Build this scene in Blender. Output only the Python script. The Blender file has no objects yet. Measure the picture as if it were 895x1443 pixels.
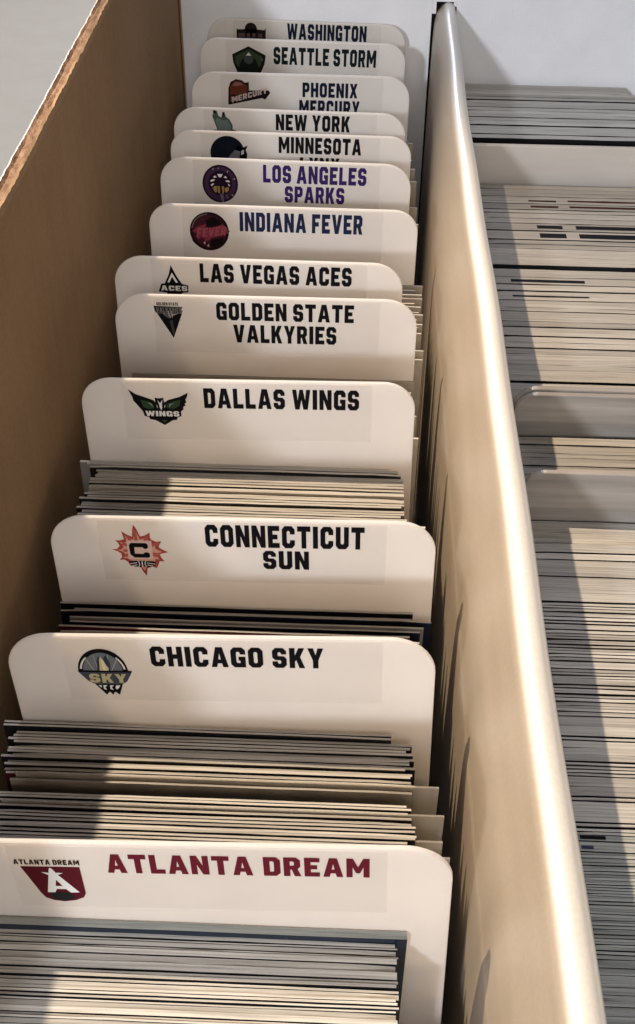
import bpy, bmesh, math, random
from mathutils import Vector, Matrix
from mathutils.geometry import tessellate_polygon

random.seed(7)
sc = bpy.context.scene
col = sc.collection
MM = 0.001
ZF = 112.0            # height of the divider tops above the table, mm (all numbers below: z = 0 at the divider tops)

# ------------------------------------------------------------------ camera
TH, PS, RO, CH, FPX = 0.6912654437758794, 0.029296845036300825, -0.012850022156962139, 131.21564038090418, 1713.313942999473
fw = Vector((-math.sin(PS)*math.cos(TH), math.cos(PS)*math.cos(TH), -math.sin(TH)))
r0 = Vector((math.cos(PS), math.sin(PS), 0)); d0 = fw.cross(r0)
rx = math.cos(RO)*r0 + math.sin(RO)*d0
dn = -math.sin(RO)*r0 + math.cos(RO)*d0
cd = bpy.data.cameras.new('camera'); cam = bpy.data.objects.new('camera', cd); col.objects.link(cam)
m = Matrix((( rx.x, -dn.x, -fw.x, 0), (rx.y, -dn.y, -fw.y, 0), (rx.z, -dn.z, -fw.z, (CH+ZF)*MM), (0, 0, 0, 1)))
cam.matrix_world = m
cd.sensor_fit = 'VERTICAL'; cd.sensor_height = 24.0; cd.lens = 24.0*FPX/1443.0
cd.clip_start = 0.005; cd.clip_end = 20
sc.camera = cam

# ------------------------------------------------------------------ world, lamps, exposure
w = bpy.data.worlds.new('World'); sc.world = w; w.use_nodes = True
bg = w.node_tree.nodes['Background']
bg.inputs[0].default_value = (0.97, 0.96, 1.0, 1); bg.inputs[1].default_value = 0.09

def lamp(name, loc, power, colour, size, kind='AREA', target=(0, 220, -10)):
    l = bpy.data.lights.new(name, kind); o = bpy.data.objects.new(name, l); col.objects.link(o)
    o.location = Vector((loc[0], loc[1], loc[2]+ZF))*MM
    l.energy = power; l.color = colour
    if kind == 'AREA':
        l.shape = 'DISK'; l.size = size*MM
        d = Vector((target[0]-loc[0], target[1]-loc[1], target[2]-loc[2]))
        o.rotation_euler = d.to_track_quat('-Z', 'Y').to_euler()
    else:
        l.shadow_soft_size = size*MM
    return o
dl = lamp('desk_lamp', (-300, 350, 600), 27, (1.0, 0.80, 0.585), 7, 'SPOT')
dl.rotation_euler = Vector((320, -290, -610)).to_track_quat('-Z', 'Y').to_euler()
dl.data.spot_size = math.radians(50); dl.data.spot_blend = 0.75
lamp('window_front', (-400, -880, 470), 8.5, (0.86, 0.91, 1.0), 75)
lamp('front_fill', (40, -1000, 560), 7.0, (1.0, 0.95, 0.90), 500)  # added soft fill that lifts the divider faces, no known source
wl = lamp('fold_strip_light', (-70, 960, 720), 5.5, (0.80, 0.84, 1.0), 160, target=(-70, 0, 500))  # added strip lamp, shaped to draw the highlight along the partition fold
wl.data.shape = 'RECTANGLE'; wl.data.size = 0.17; wl.data.size_y = 1.1
vs = sc.view_settings
vs.view_transform = 'Standard'; vs.look = 'None'; vs.exposure = 0.0; vs.gamma = 1.0
sc.cycles.use_denoising = True
sc.cycles.max_bounces = 10; sc.cycles.transparent_max_bounces = 12
sc.cycles.sample_clamp_indirect = 4.0

# ------------------------------------------------------------------ materials
def mat(name, build, rough=0.5, spec=0.3):
    mt = bpy.data.materials.new(name); mt.use_nodes = True
    nt = mt.node_tree; b = nt.nodes['Principled BSDF']
    b.inputs['Roughness'].default_value = rough
    b.inputs['Specular IOR Level'].default_value = spec
    build(nt, b)
    return mt
def N(nt, t, **kw):
    n = nt.nodes.new(t)
    for k, v in kw.items(): setattr(n, k, v)
    return n
def coords(nt, scale, kind='Object'):
    tc = N(nt, 'ShaderNodeTexCoord'); mp = N(nt, 'ShaderNodeMapping')
    mp.inputs['Scale'].default_value = scale
    nt.links.new(tc.outputs[kind], mp.inputs['Vector'])
    return mp.outputs['Vector']
def noise(nt, vec, scale, detail=4, rough=0.6):
    n = N(nt, 'ShaderNodeTexNoise'); n.inputs['Scale'].default_value = scale
    n.inputs['Detail'].default_value = detail; n.inputs['Roughness'].default_value = rough
    nt.links.new(vec, n.inputs['Vector']); return n.outputs['Fac']
def ramp(nt, fac, stops):
    r = N(nt, 'ShaderNodeValToRGB'); e = r.color_ramp.elements
    while len(e) < len(stops): e.new(0.5)
    for i, (p, c) in enumerate(stops):
        e[i].position = p; e[i].color = (c[0], c[1], c[2], 1)
    nt.links.new(fac, r.inputs['Fac']); return r
def mix(nt, fac, a, b, mode='MIX'):
    x = N(nt, 'ShaderNodeMix', data_type='RGBA', blend_type=mode)
    for i, v in ((0, fac), (6, a), (7, b)):
        if hasattr(v, 'links'): nt.links.new(v, x.inputs[i])
        elif i == 0: x.inputs[0].default_value = v
        else: x.inputs[i].default_value = (v[0], v[1], v[2], 1)
    return x.outputs[2]
def bump(nt, b, h, strength, dist):
    bp = N(nt, 'ShaderNodeBump'); bp.inputs['Strength'].default_value = strength
    bp.inputs['Distance'].default_value = dist
    nt.links.new(h, bp.inputs['Height']); nt.links.new(bp.outputs['Normal'], b.inputs['Normal'])

def plain(c, rough=0.5, spec=0.3):
    return mat('ink', lambda nt, b: b.inputs['Base Color'].__setattr__('default_value', (c[0], c[1], c[2], 1)), rough, spec)

def b_kraft(nt, b):
    v = coords(nt, (1, 1, 1))
    n1 = noise(nt, coords(nt, (60, 230, 40)), 1.0, 4, 0.6)        # vertical flute banding seen through the liner
    n2 = noise(nt, v, 900, 4, 0.7)
    n3 = noise(nt, v, 22, 3, 0.5)
    c1 = ramp(nt, n1, [(0.3, (0.415, 0.26, 0.137)), (0.7, (0.475, 0.305, 0.165))]).outputs[0]
    c2 = mix(nt, 0.35, c1, ramp(nt, n2, [(0.3, (0.28, 0.165, 0.08)), (0.7, (0.54, 0.35, 0.20))]).outputs[0])
    c3 = mix(nt, 0.3, c2, ramp(nt, n3, [(0.35, (0.32, 0.19, 0.095)), (0.65, (0.50, 0.315, 0.17))]).outputs[0])
    nt.links.new(c3, b.inputs['Base Color'])
    bump(nt, b, n2, 0.35, 0.0005)
M_kraft = mat('kraft_liner', b_kraft, 0.75, 0.2)

def b_raw(nt, b):
    n = noise(nt, coords(nt, (500, 320, 500)), 1.0, 5, 0.75)
    nt.links.new(ramp(nt, n, [(0.3, (0.20, 0.115, 0.07)), (0.5, (0.31, 0.195, 0.125)), (0.72, (0.46, 0.33, 0.24))]).outputs[0], b.inputs['Base Color'])
    bump(nt, b, n, 0.8, 0.0012)
M_raw = mat('raw_cardboard_edge', b_raw, 0.9, 0.1)

def b_white(lo, hi, warm=0.0):
    def f(nt, b):
        v = coords(nt, (1, 1, 1))
        n1 = noise(nt, v, 60, 4, 0.6); n2 = noise(nt, v, 1500, 3, 0.6)
        c = ramp(nt, n1, [(0.3, lo), (0.7, hi)]).outputs[0]
        c = mix(nt, 0.18, c, ramp(nt, n2, [(0.3, tuple(x*0.82 for x in lo)), (0.7, hi)]).outputs[0])
        nt.links.new(c, b.inputs['Base Color'])
        bump(nt, b, n2, 0.15, 0.0003)
    return f
M_board = mat('white_board', b_white((0.70, 0.70, 0.72), (0.78, 0.78, 0.80)), 0.6, 0.3)
M_table = mat('white_tabletop', b_white((0.82, 0.73, 0.585), (0.88, 0.79, 0.645)), 0.6, 0.3)

def b_part(nt, b):
    v = coords(nt, (1, 0.12, 1))
    n1 = noise(nt, v, 260, 5, 0.6); n2 = noise(nt, coords(nt, (1, 1, 1)), 1300, 3, 0.6)
    n3 = noise(nt, coords(nt, (1, 1, 1)), 45, 3, 0.5)
    c = ramp(nt, n1, [(0.25, (0.70, 0.655, 0.58)), (0.7, (0.78, 0.74, 0.67))]).outputs[0]
    c = mix(nt, 0.25, c, ramp(nt, n2, [(0.35, (0.64, 0.59, 0.51)), (0.65, (0.82, 0.785, 0.72))]).outputs[0])
    c = mix(nt, 0.08, c, ramp(nt, n3, [(0.35, (0.68, 0.62, 0.54)), (0.65, (0.79, 0.75, 0.68))]).outputs[0])
    # tan multiplied in where the surface faces left; fold and right face stay cream
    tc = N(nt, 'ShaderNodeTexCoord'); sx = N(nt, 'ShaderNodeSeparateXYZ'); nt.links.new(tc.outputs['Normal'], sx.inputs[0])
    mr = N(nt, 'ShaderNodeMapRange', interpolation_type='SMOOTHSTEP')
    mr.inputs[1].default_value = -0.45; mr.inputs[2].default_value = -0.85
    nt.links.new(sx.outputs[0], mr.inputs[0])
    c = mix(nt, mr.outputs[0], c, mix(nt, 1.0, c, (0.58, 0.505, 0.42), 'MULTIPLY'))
    nt.links.new(c, b.inputs['Base Color'])
    bump(nt, b, n2, 0.10, 0.0003)
    b.inputs['Coat Weight'].default_value = 0.6; b.inputs['Coat Roughness'].default_value = 0.30; b.inputs['Coat IOR'].default_value = 1.9
M_part = mat('coated_partition_board', b_part, 0.65, 0.2)

def b_plastic(nt, b):
    v = coords(nt, (1, 1, 1))
    n = noise(nt, v, 2600, 2, 0.5); n2 = noise(nt, v, 70, 4, 0.6)
    c = ramp(nt, n2, [(0.3, (0.82, 0.80, 0.775)), (0.7, (0.87, 0.855, 0.835))]).outputs[0]
    nt.links.new(c, b.inputs['Base Color'])
    bump(nt, b, n, 0.12, 0.0002)
    t = N(nt, 'ShaderNodeBsdfTranslucent'); t.inputs[0].default_value = (0.93, 0.85, 0.75, 1)
    ms = N(nt, 'ShaderNodeMixShader'); ms.inputs[0].default_value = 0.50
    out = nt.nodes['Material Output']
    nt.links.new(b.outputs[0], ms.inputs[1]); nt.links.new(t.outputs[0], ms.inputs[2])
    nt.links.new(ms.outputs[0], out.inputs['Surface'])
M_plastic = mat('white_translucent_plastic', b_plastic, 0.42, 0.4)

def b_sticker(nt, b):
    n2 = noise(nt, coords(nt, (1, 1, 1)), 70, 4, 0.6)
    nt.links.new(ramp(nt, n2, [(0.3, (0.73, 0.70, 0.675)), (0.7, (0.79, 0.765, 0.74))]).outputs[0], b.inputs['Base Color'])
    t = N(nt, 'ShaderNodeBsdfTransparent'); t.inputs[0].default_value = (0.99, 0.988, 0.985, 1)
    ms = N(nt, 'ShaderNodeMixShader'); ms.inputs[0].default_value = 0.88
    out = nt.nodes['Material Output']
    nt.links.new(b.outputs[0], ms.inputs[1]); nt.links.new(t.outputs[0], ms.inputs[2])
    nt.links.new(ms.outputs[0], out.inputs['Surface'])
M_sticker = mat('clear_film_sticker', b_sticker, 0.30, 0.5)

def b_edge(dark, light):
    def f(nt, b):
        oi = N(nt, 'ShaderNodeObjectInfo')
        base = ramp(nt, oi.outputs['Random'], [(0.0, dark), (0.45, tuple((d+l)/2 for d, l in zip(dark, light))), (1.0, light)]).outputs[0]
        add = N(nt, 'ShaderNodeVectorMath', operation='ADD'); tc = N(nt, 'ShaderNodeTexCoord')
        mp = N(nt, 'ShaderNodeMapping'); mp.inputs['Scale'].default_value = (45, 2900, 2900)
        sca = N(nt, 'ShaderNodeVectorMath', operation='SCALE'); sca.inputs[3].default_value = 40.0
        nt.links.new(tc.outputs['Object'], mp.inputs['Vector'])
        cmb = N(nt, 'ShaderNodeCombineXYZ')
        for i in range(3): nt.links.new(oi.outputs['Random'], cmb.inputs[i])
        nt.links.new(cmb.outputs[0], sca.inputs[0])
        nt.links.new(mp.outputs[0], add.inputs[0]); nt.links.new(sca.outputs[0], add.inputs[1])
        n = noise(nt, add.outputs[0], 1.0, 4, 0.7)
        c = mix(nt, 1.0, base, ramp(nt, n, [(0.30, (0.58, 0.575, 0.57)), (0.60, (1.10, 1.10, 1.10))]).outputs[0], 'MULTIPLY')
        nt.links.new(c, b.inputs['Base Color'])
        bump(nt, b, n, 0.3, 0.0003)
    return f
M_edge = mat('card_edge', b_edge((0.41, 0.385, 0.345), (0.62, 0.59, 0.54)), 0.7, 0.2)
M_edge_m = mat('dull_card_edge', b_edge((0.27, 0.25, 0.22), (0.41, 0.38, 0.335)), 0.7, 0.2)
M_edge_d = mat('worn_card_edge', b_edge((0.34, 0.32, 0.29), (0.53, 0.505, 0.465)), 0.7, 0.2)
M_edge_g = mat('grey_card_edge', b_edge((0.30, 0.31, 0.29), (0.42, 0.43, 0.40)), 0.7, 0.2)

def b_face(nt, b):
    oi = N(nt, 'ShaderNodeObjectInfo')
    r = ramp(nt, oi.outputs['Random'], [(0.0, (0.020, 0.020, 0.028)), (0.3, (0.03, 0.035, 0.075)), (0.5, (0.14, 0.016, 0.024)), (0.7, (0.26, 0.235, 0.20)), (1.0, (0.05, 0.05, 0.055))])
    r.color_ramp.interpolation = 'CONSTANT'
    n = noise(nt, coords(nt, (1, 1, 1)), 90, 3, 0.5)
    c = mix(nt, 0.3, r.outputs[0], ramp(nt, n, [(0.35, (0.02, 0.02, 0.03)), (0.65, (0.25, 0.22, 0.2))]).outputs[0])
    nt.links.new(c, b.inputs['Base Color'])
M_face = mat('printed_card_face', b_face, 0.25, 0.5)
def face_mat(c):
    def f(nt, b):
        n = noise(nt, coords(nt, (1, 1, 1)), 120, 3, 0.5)
        nt.links.new(ramp(nt, n, [(0.3, tuple(x*0.7 for x in c)), (0.7, tuple(min(1, x*1.25) for x in c))]).outputs[0], b.inputs['Base Color'])
    return mat('printed_card_face', f, 0.28, 0.5)
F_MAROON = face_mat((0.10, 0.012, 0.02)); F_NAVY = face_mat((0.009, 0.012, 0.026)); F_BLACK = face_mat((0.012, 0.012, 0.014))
F_TAN = face_mat((0.42, 0.36, 0.28)); F_GREY = face_mat((0.22, 0.21, 0.20)); F_TEAL = face_mat((0.006, 0.013, 0.026))

def b_sleeve(nt, b):
    b.inputs['Base Color'].default_value = (0.62, 0.58, 0.50, 1)
    t = N(nt, 'ShaderNodeBsdfTransparent'); t.inputs[0].default_value = (0.95, 0.93, 0.90, 1)
    fr = N(nt, 'ShaderNodeLayerWeight'); fr.inputs[0].default_value = 0.4
    mr = N(nt, 'ShaderNodeMapRange'); mr.inputs[3].default_value = 0.22; mr.inputs[4].default_value = 0.9
    nt.links.new(fr.outputs['Facing'], mr.inputs[0])
    ms = N(nt, 'ShaderNodeMixShader'); nt.links.new(mr.outputs[0], ms.inputs[0])
    nt.links.new(t.outputs[0], ms.inputs[1]); nt.links.new(b.outputs[0], ms.inputs[2])
    nt.links.new(ms.outputs[0], nt.nodes['Material Output'].inputs['Surface'])
M_sleeve = mat('clear_sleeve_plastic', b_sleeve, 0.25, 0.5)

def b_blank(nt, b):
    n2 = noise(nt, coords(nt, (30, 30, 220)), 1.0, 4, 0.6)
    nt.links.new(ramp(nt, n2, [(0.3, (0.60, 0.565, 0.52)), (0.7, (0.70, 0.665, 0.62))]).outputs[0], b.inputs['Base Color'])
    t = N(nt, 'ShaderNodeBsdfTranslucent'); t.inputs[0].default_value = (0.88, 0.80, 0.72, 1)
    ms = N(nt, 'ShaderNodeMixShader'); ms.inputs[0].default_value = 0.4
    nt.links.new(b.outputs[0], ms.inputs[1]); nt.links.new(t.outputs[0], ms.inputs[2])
    nt.links.new(ms.outputs[0], nt.nodes['Material Output'].inputs['Surface'])
M_blank = mat('pale_divider_plastic', b_blank, 0.32, 0.5)
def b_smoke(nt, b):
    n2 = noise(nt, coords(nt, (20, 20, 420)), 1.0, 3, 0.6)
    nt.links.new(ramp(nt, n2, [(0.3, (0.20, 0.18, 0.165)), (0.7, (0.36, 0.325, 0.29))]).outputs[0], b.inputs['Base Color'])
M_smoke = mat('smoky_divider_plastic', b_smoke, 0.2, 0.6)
M_mark = plain((0.006, 0.006, 0.008), 0.6, 0.05)
M_mark_red = plain((0.04, 0.011, 0.010), 0.6, 0.05)
M_mark_blue = plain((0.012, 0.014, 0.07), 0.4, 0.4)
_ink = {}
def ink(c):
    if c not in _ink: _ink[c] = plain(tuple(max(0.003, v*(0.5 if max(c) < 0.05 else 1)) for v in c), 0.5, 0.06)
    return _ink[c]

# ------------------------------------------------------------------ mesh helpers (mm in, metres out)
def mesh_obj(name, verts, faces, mats, parent=None, loc=(0, 0, 0), fmat=None, smooth=False):
    me = bpy.data.meshes.new(name)
    me.from_pydata([(x*MM, y*MM, z*MM) for x, y, z in verts], [], faces)
    for mt in mats: me.materials.append(mt)
    if fmat:
        for p, i in zip(me.polygons, fmat): p.material_index = i
    if smooth:
        for p in me.polygons: p.use_smooth = True
    me.update()
    o = bpy.data.objects.new(name, me); col.objects.link(o)
    o.location = Vector(loc)*MM
    if parent: o.parent = parent
    return o
def tag(o, label=None, cat=None, group=None, kind=None):
    if label: o['label'] = label
    if cat: o['category'] = cat
    if group: o['group'] = group
    if kind: o['kind'] = kind
    return o
def empty(name, loc):
    o = bpy.data.objects.new(name, None); col.objects.link(o); o.empty_display_size = 0.01
    o.location = Vector(loc)*MM; return o
def box_geo(x0, x1, y0, y1, z0, z1):
    v = [(x0, y0, z0), (x1, y0, z0), (x1, y1, z0), (x0, y1, z0), (x0, y0, z1), (x1, y0, z1), (x1, y1, z1), (x0, y1, z1)]
    f = [(0, 3, 2, 1), (4, 5, 6, 7), (0, 1, 5, 4), (2, 3, 7, 6), (1, 2, 6, 5), (3, 0, 4, 7)]
    return v, f
FLOOR = ZF - 109.0      # top of the box floor above the table (mm)

# ------------------------------------------------------------------ setting: the tabletop
v, f = box_geo(-1400, 900, -500, 1500, -25, 0)
tag(mesh_obj('tabletop', v, f, [M_table]), kind='structure')

# ------------------------------------------------------------------ the storage box
bx = empty('storage_box', (-15, 220, 0))
tag(bx, 'two row white cardboard card storage box with brown kraft inner side flap', 'box')
OFF = Vector((15, -220, 0))
def boxpart(name, x0, x1, y0, y1, z0, z1, mt, fm=None):
    v, f = box_geo(x0, x1, y0, y1, z0, z1)
    return mesh_obj(name, v, f, mt, bx, OFF, fm)
YF = 30.0
boxpart('floor_panel', -64.6, 112, YF-3, 425, 0.3, 3.0, [M_board])
boxpart('back_panel', -59.9, 23.6, 418, 421, 3.05, ZF+9, [M_board])
boxpart('back_panel', 31.7, 112, 418, 421, 3.05, ZF+9, [M_board])
boxpart('back_panel', 23.65, 31.65, 418, 421, ZF+5.5, ZF+8.95, [M_board])
boxpart('back_panel', 23.65, 25.0, 418.05, 420.95, ZF+1.6, ZF+5.45, [M_board])
boxpart('back_panel', 30.7, 31.65, 418.05, 420.95, ZF+4.0, ZF+5.45, [M_board])
boxpart('slot_shade_strip', 10, 45, 422.5, 423.5, 3.05, ZF+8.9, [F_BLACK])  # black strip standing in for the deep shade inside the partition slot
boxpart('seam_backing', -66, -40, 421.3, 422.3, 3.05, ZF+9.5, [M_kraft])  # strip added behind the corner gap so no light shows and the seam stays dark
boxpart('front_panel', -58.6, 112, YF-3, YF, 3.05, ZF-8, [M_board])
boxpart('right_panel', 109, 112, YF+0.05, 417.95, 3.05, ZF+2, [M_board])
# tall kraft side flap with a torn corrugated top edge
ys = [YF-3 + i*1.1 for i in range(int((421-YF+3)/1.1)+1)]
verts = []; faces = []; fm = []
rr = random.Random(3)
def fn(y, k):
    return (0.3*math.sin(y*0.11+k*2.1) + 0.2*math.sin(y*0.37+k*4.7) + 0.2*math.sin(y*0.83+k*1.3))
for y in ys:
    bow = 0.5*math.sin(y*0.012)
    a = rr.uniform(-0.22, 0.22); b2 = rr.uniform(-0.4, 0.4); c2 = rr.uniform(-0.25, 0.25)
    xi = -60.4 + bow
    H = ZF + 38.4 + 0.004*(y-200)
    verts += [(xi, y, 0.3), (xi, y, ZF-30), (xi, y, H-1.2), (xi-0.25, y, H + 0.3*fn(y, 0)+a), (xi-0.75, y, H+0.25+0.35*fn(y, 1)+a),
              (xi-1.15, y, H-0.75+0.5*fn(y, 2)+b2), (xi-2.0, y, H-0.5+0.5*fn(y, 3)+b2), (xi-2.5, y, H-0.75+0.4*fn(y, 4)),
              (xi-2.95, y, H-0.1+0.3*fn(y, 5)+0.5*c2), (xi-3.25, y, H-0.2+0.3*fn(y, 5)+0.5*c2), (xi-3.3, y, H-2), (xi-3.3, y, 0.3)]
K = 12; mi = [0, 0, 0, 0, 1, 1, 1, 1, 2, 2, 2, 2]
for i in range(len(ys)-1):
    for k in range(K):
        k2 = (k+1) % K
        faces.append((i*K+k, (i+1)*K+k, (i+1)*K+k2, i*K+k2)); fm.append(mi[k])
faces += [tuple(range(K)), tuple((len(ys)-1)*K + k for k in reversed(range(K)))]; fm += [2, 2]
fl = mesh_obj('side_flap', verts, faces, [M_kraft, M_raw, M_board], bx, OFF, fm)
fl['label'] = 'tall brown kraft side flap with torn corrugated edge'
# folded centre partition: loft of a rounded profile
PB = [(24.2, -107), (24.2, -30), (24.2, -16), (24.2, -7), (24.5, -0.5), (25.3, 2.2), (26.6, 4.0), (27.8, 5.0), (29.0, 5.2), (30.3, 4.6), (31.0, 2.4), (31.0, -10), (31.0, -107)]
PF = [(20.2, -107), (20.2, -30), (20.6, -17), (21.7, -9.5), (23.4, -4.0), (25.0, 0.4), (25.9, 2.5), (27.2, 3.45), (28.6, 3.6), (30.1, 2.7), (31.1, 0.4), (31.2, -10), (31.0, -107)]
def catmull(P, n=5):
    out = []
    for i in range(len(P)-1):
        p0 = P[max(i-1, 0)]; p1 = P[i]; p2 = P[i+1]; p3 = P[min(i+2, len(P)-1)]
        for k in range(n):
            t = k/n
            if i in (0, len(P)-2, len(P)-3):
                out.append(tuple(p1[j]+(p2[j]-p1[j])*t for j in (0, 1)))
            else:
                out.append(tuple(0.5*((2*p1[j]) + (-p0[j]+p2[j])*t + (2*p0[j]-5*p1[j]+4*p2[j]-p3[j])*t*t + (-p0[j]+3*p1[j]-3*p2[j]+p3[j])*t**3) for j in (0, 1)))
    out.append(P[-1]); return out
SB = catmull(PB); SF = catmull(PF)
ys = [YF+1 + i*3.0 for i in range(129)] + [417.0, 419.5]
verts = []; faces = []
for y in ys:
    t = min(1.0, (416-y)/150.0); t = t*t*(3-2*t)
    wob = 0.25*math.sin(y*0.031+1)+0.12*math.sin(y*0.09)
    for (a, b) in zip(SB, SF):
        x = a[0]+(b[0]-a[0])*t; z = a[1]+(b[1]-a[1])*t
        up = max(0, min(1, (z+40)/40))
        verts.append((x + wob*up, y, z + ZF + 0.2*math.sin(y*0.05)*up))
K = len(SB)
for i in range(len(ys)-1):
    for k in range(K):
        k2 = (k+1) % K
        faces.append((i*K+k, (i+1)*K+k, (i+1)*K+k2, i*K+k2))
faces += [tuple(range(K)), tuple((len(ys)-1)*K + k for k in reversed(range(K)))]
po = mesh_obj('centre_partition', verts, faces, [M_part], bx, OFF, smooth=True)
for p in list(po.data.polygons)[-2:]: p.use_smooth = False
po['label'] = 'cream coated centre partition with rounded folded top'

# ------------------------------------------------------------------ lettering
S_, B_ = 2.6, 2.2
def octa(x0, y0, x1, y1, c): return [(x0+c, y0), (x1-c, y0), (x1, y0+c), (x1, y1-c), (x1-c, y1), (x0+c, y1), (x0, y1-c), (x0, y0+c)]
GL = {
 'A': (7.8, [[(0, 0), (2.5, 0), (2.95, 1.9), (4.85, 1.9), (5.3, 0), (7.8, 0), (5.45, 10), (2.35, 10)], [(3.35, 3.9), (4.45, 3.9), (3.9, 7.0)]]),
 'C': (6.6, [[(1.5, 0), (5.1, 0), (6.6, 1.5), (6.6, 3.7), (4.1, 3.7), (4.1, 2.7), (3.6, 2.2), (3.0, 2.2), (2.5, 2.7), (2.5, 7.3), (3.0, 7.8), (3.6, 7.8), (4.1, 7.3), (4.1, 6.3), (6.6, 6.3), (6.6, 8.5), (5.1, 10), (1.5, 10), (0, 8.5), (0, 1.5)]]),
 'D': (6.6, [[(0, 0), (5.0, 0), (6.6, 1.6), (6.6, 8.4), (5.0, 10), (0, 10)], [(2.5, 2.2), (3.6, 2.2), (4.1, 2.7), (4.1, 7.3), (3.6, 7.8), (2.5, 7.8)]]),
 'E': (6.0, [[(0, 0), (6, 0), (6, 2.3), (2.5, 2.3), (2.5, 3.9), (5, 3.9), (5, 6.1), (2.5, 6.1), (2.5, 7.7), (6, 7.7), (6, 10), (0, 10)]]),
 'F': (6.0, [[(0, 0), (2.5, 0), (2.5, 3.6), (5, 3.6), (5, 5.9), (2.5, 5.9), (2.5, 7.7), (6, 7.7), (6, 10), (0, 10)]]),
 'G': (6.7, [[(1.5, 0), (6.7, 0), (6.7, 5.4), (3.5, 5.4), (3.5, 3.4), (4.3, 3.4), (4.3, 2.2), (3.0, 2.2), (2.5, 2.7), (2.5, 7.3), (3.0, 7.8), (3.7, 7.8), (4.2, 7.3), (4.2, 6.5), (6.7, 6.5), (6.7, 8.5), (5.2, 10), (1.5, 10), (0, 8.5), (0, 1.5)]]),
 'H': (6.8, [[(0, 0), (2.5, 0), (2.5, 3.9), (4.3, 3.9), (4.3, 0), (6.8, 0), (6.8, 10), (4.3, 10), (4.3, 6.2), (2.5, 6.2), (2.5, 10), (0, 10)]]),
 'I': (2.6, [[(0, 0), (2.6, 0), (2.6, 10), (0, 10)]]),
 'K': (7.0, [[(0, 0), (2.5, 0), (2.5, 3.2), (3.1, 4.0), (4.4, 0), (7.0, 0), (4.9, 5.6), (6.9, 10), (4.2, 10), (2.5, 6.3), (2.5, 10), (0, 10)]]),
 'L': (5.8, [[(0, 0), (5.8, 0), (5.8, 2.3), (2.5, 2.3), (2.5, 10), (0, 10)]]),
 'M': (9.0, [[(0, 0), (2.4, 0), (2.4, 5.4), (3.7, 2.2), (5.3, 2.2), (6.6, 5.4), (6.6, 0), (9, 0), (9, 10), (6.5, 10), (4.5, 5.5), (2.5, 10), (0, 10)]]),
 'N': (7.0, [[(0, 0), (2.4, 0), (2.4, 5.2), (4.5, 0), (7, 0), (7, 10), (4.6, 10), (4.6, 4.8), (2.5, 10), (0, 10)]]),
 'O': (6.7, [octa(0, 0, 6.7, 10, 1.6), octa(2.5, 2.2, 4.2, 7.8, 0.5)]),
 'P': (6.4, [[(0, 0), (2.5, 0), (2.5, 3.4), (4.9, 3.4), (6.4, 4.9), (6.4, 8.5), (4.9, 10), (0, 10)], [(2.5, 5.5), (3.5, 5.5), (4.0, 6.0), (4.0, 7.4), (3.5, 7.9), (2.5, 7.9)]]),
 'R': (6.8, [[(0, 0), (2.5, 0), (2.5, 3.5), (3.1, 3.5), (4.2, 0), (6.8, 0), (5.4, 3.9), (6.5, 5.0), (6.5, 8.5), (5.0, 10), (0, 10)], [(2.5, 5.6), (3.6, 5.6), (4.1, 6.1), (4.1, 7.4), (3.6, 7.9), (2.5, 7.9)]]),
 'S': (6.5, [[(1.5, 0), (5.0, 0), (6.5, 1.5), (6.5, 4.6), (5.2, 5.9), (3.0, 5.9), (2.5, 6.4), (2.5, 7.4), (3.0, 7.9), (3.5, 7.9), (4.0, 7.4), (4.0, 6.8), (6.4, 6.8), (6.4, 8.5), (4.9, 10), (1.5, 10), (0, 8.5), (0, 5.2), (1.3, 3.9), (3.5, 3.9), (4.0, 3.4), (4.0, 2.6), (3.5, 2.1), (3.0, 2.1), (2.5, 2.6), (2.5, 3.3), (0, 3.3), (0, 1.5)]]),
 'T': (6.8, [[(2.15, 0), (4.65, 0), (4.65, 7.6), (6.8, 7.6), (6.8, 10), (0, 10), (0, 7.6), (2.15, 7.6)]]),
 'U': (6.7, [[(1.5, 0), (5.2, 0), (6.7, 1.5), (6.7, 10), (4.2, 10), (4.2, 2.7), (3.7, 2.2), (3.0, 2.2), (2.5, 2.7), (2.5, 10), (0, 10), (0, 1.5)]]),
 'V': (7.4, [[(2.3, 0), (5.1, 0), (7.4, 10), (4.8, 10), (3.7, 4.0), (2.6, 10), (0, 10)]]),
 'W': (10.4, [[(1.6, 0), (4.1, 0), (5.2, 5.0), (6.3, 0), (8.8, 0), (10.4, 10), (8.0, 10), (7.3, 4.6), (6.2, 10), (4.2, 10), (3.1, 4.6), (2.4, 10), (0, 10)]]),
 'X': (7.2, [[(0, 0), (2.6, 0), (3.6, 2.9), (4.6, 0), (7.2, 0), (5.0, 5.1), (7.1, 10), (4.5, 10), (3.6, 7.4), (2.7, 10), (0.1, 10), (2.2, 5.1)]]),
 'Y': (7.2, [[(2.35, 0), (4.85, 0), (4.85, 3.9), (7.2, 10), (4.6, 10), (3.6, 6.6), (2.6, 10), (0, 10), (2.35, 3.9)]]),
}
def text_polys(s, x0, x1, z0, z1, slant=0.0, rise=0.0, gap=1.25, space=4.2):
    """glyph outlines of s fitted to the box x0..x1, z0 (bottom)..z1 (top)"""
    x = 0; items = []
    for ch in s:
        if ch == ' ': x += space - gap; continue
        wd, loops = GL[ch]; items.append((x, loops)); x += wd + gap
    tot = x - gap; sx = (x1-x0)/tot; sz = (z1-z0)/10.0
    return [[[(x0 + sx*(gx+px) + slant*py*sz, z0 + sz*py + rise*(gx+px)*sx) for px, py in lp] for lp in loops] for gx, loops in items]
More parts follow.
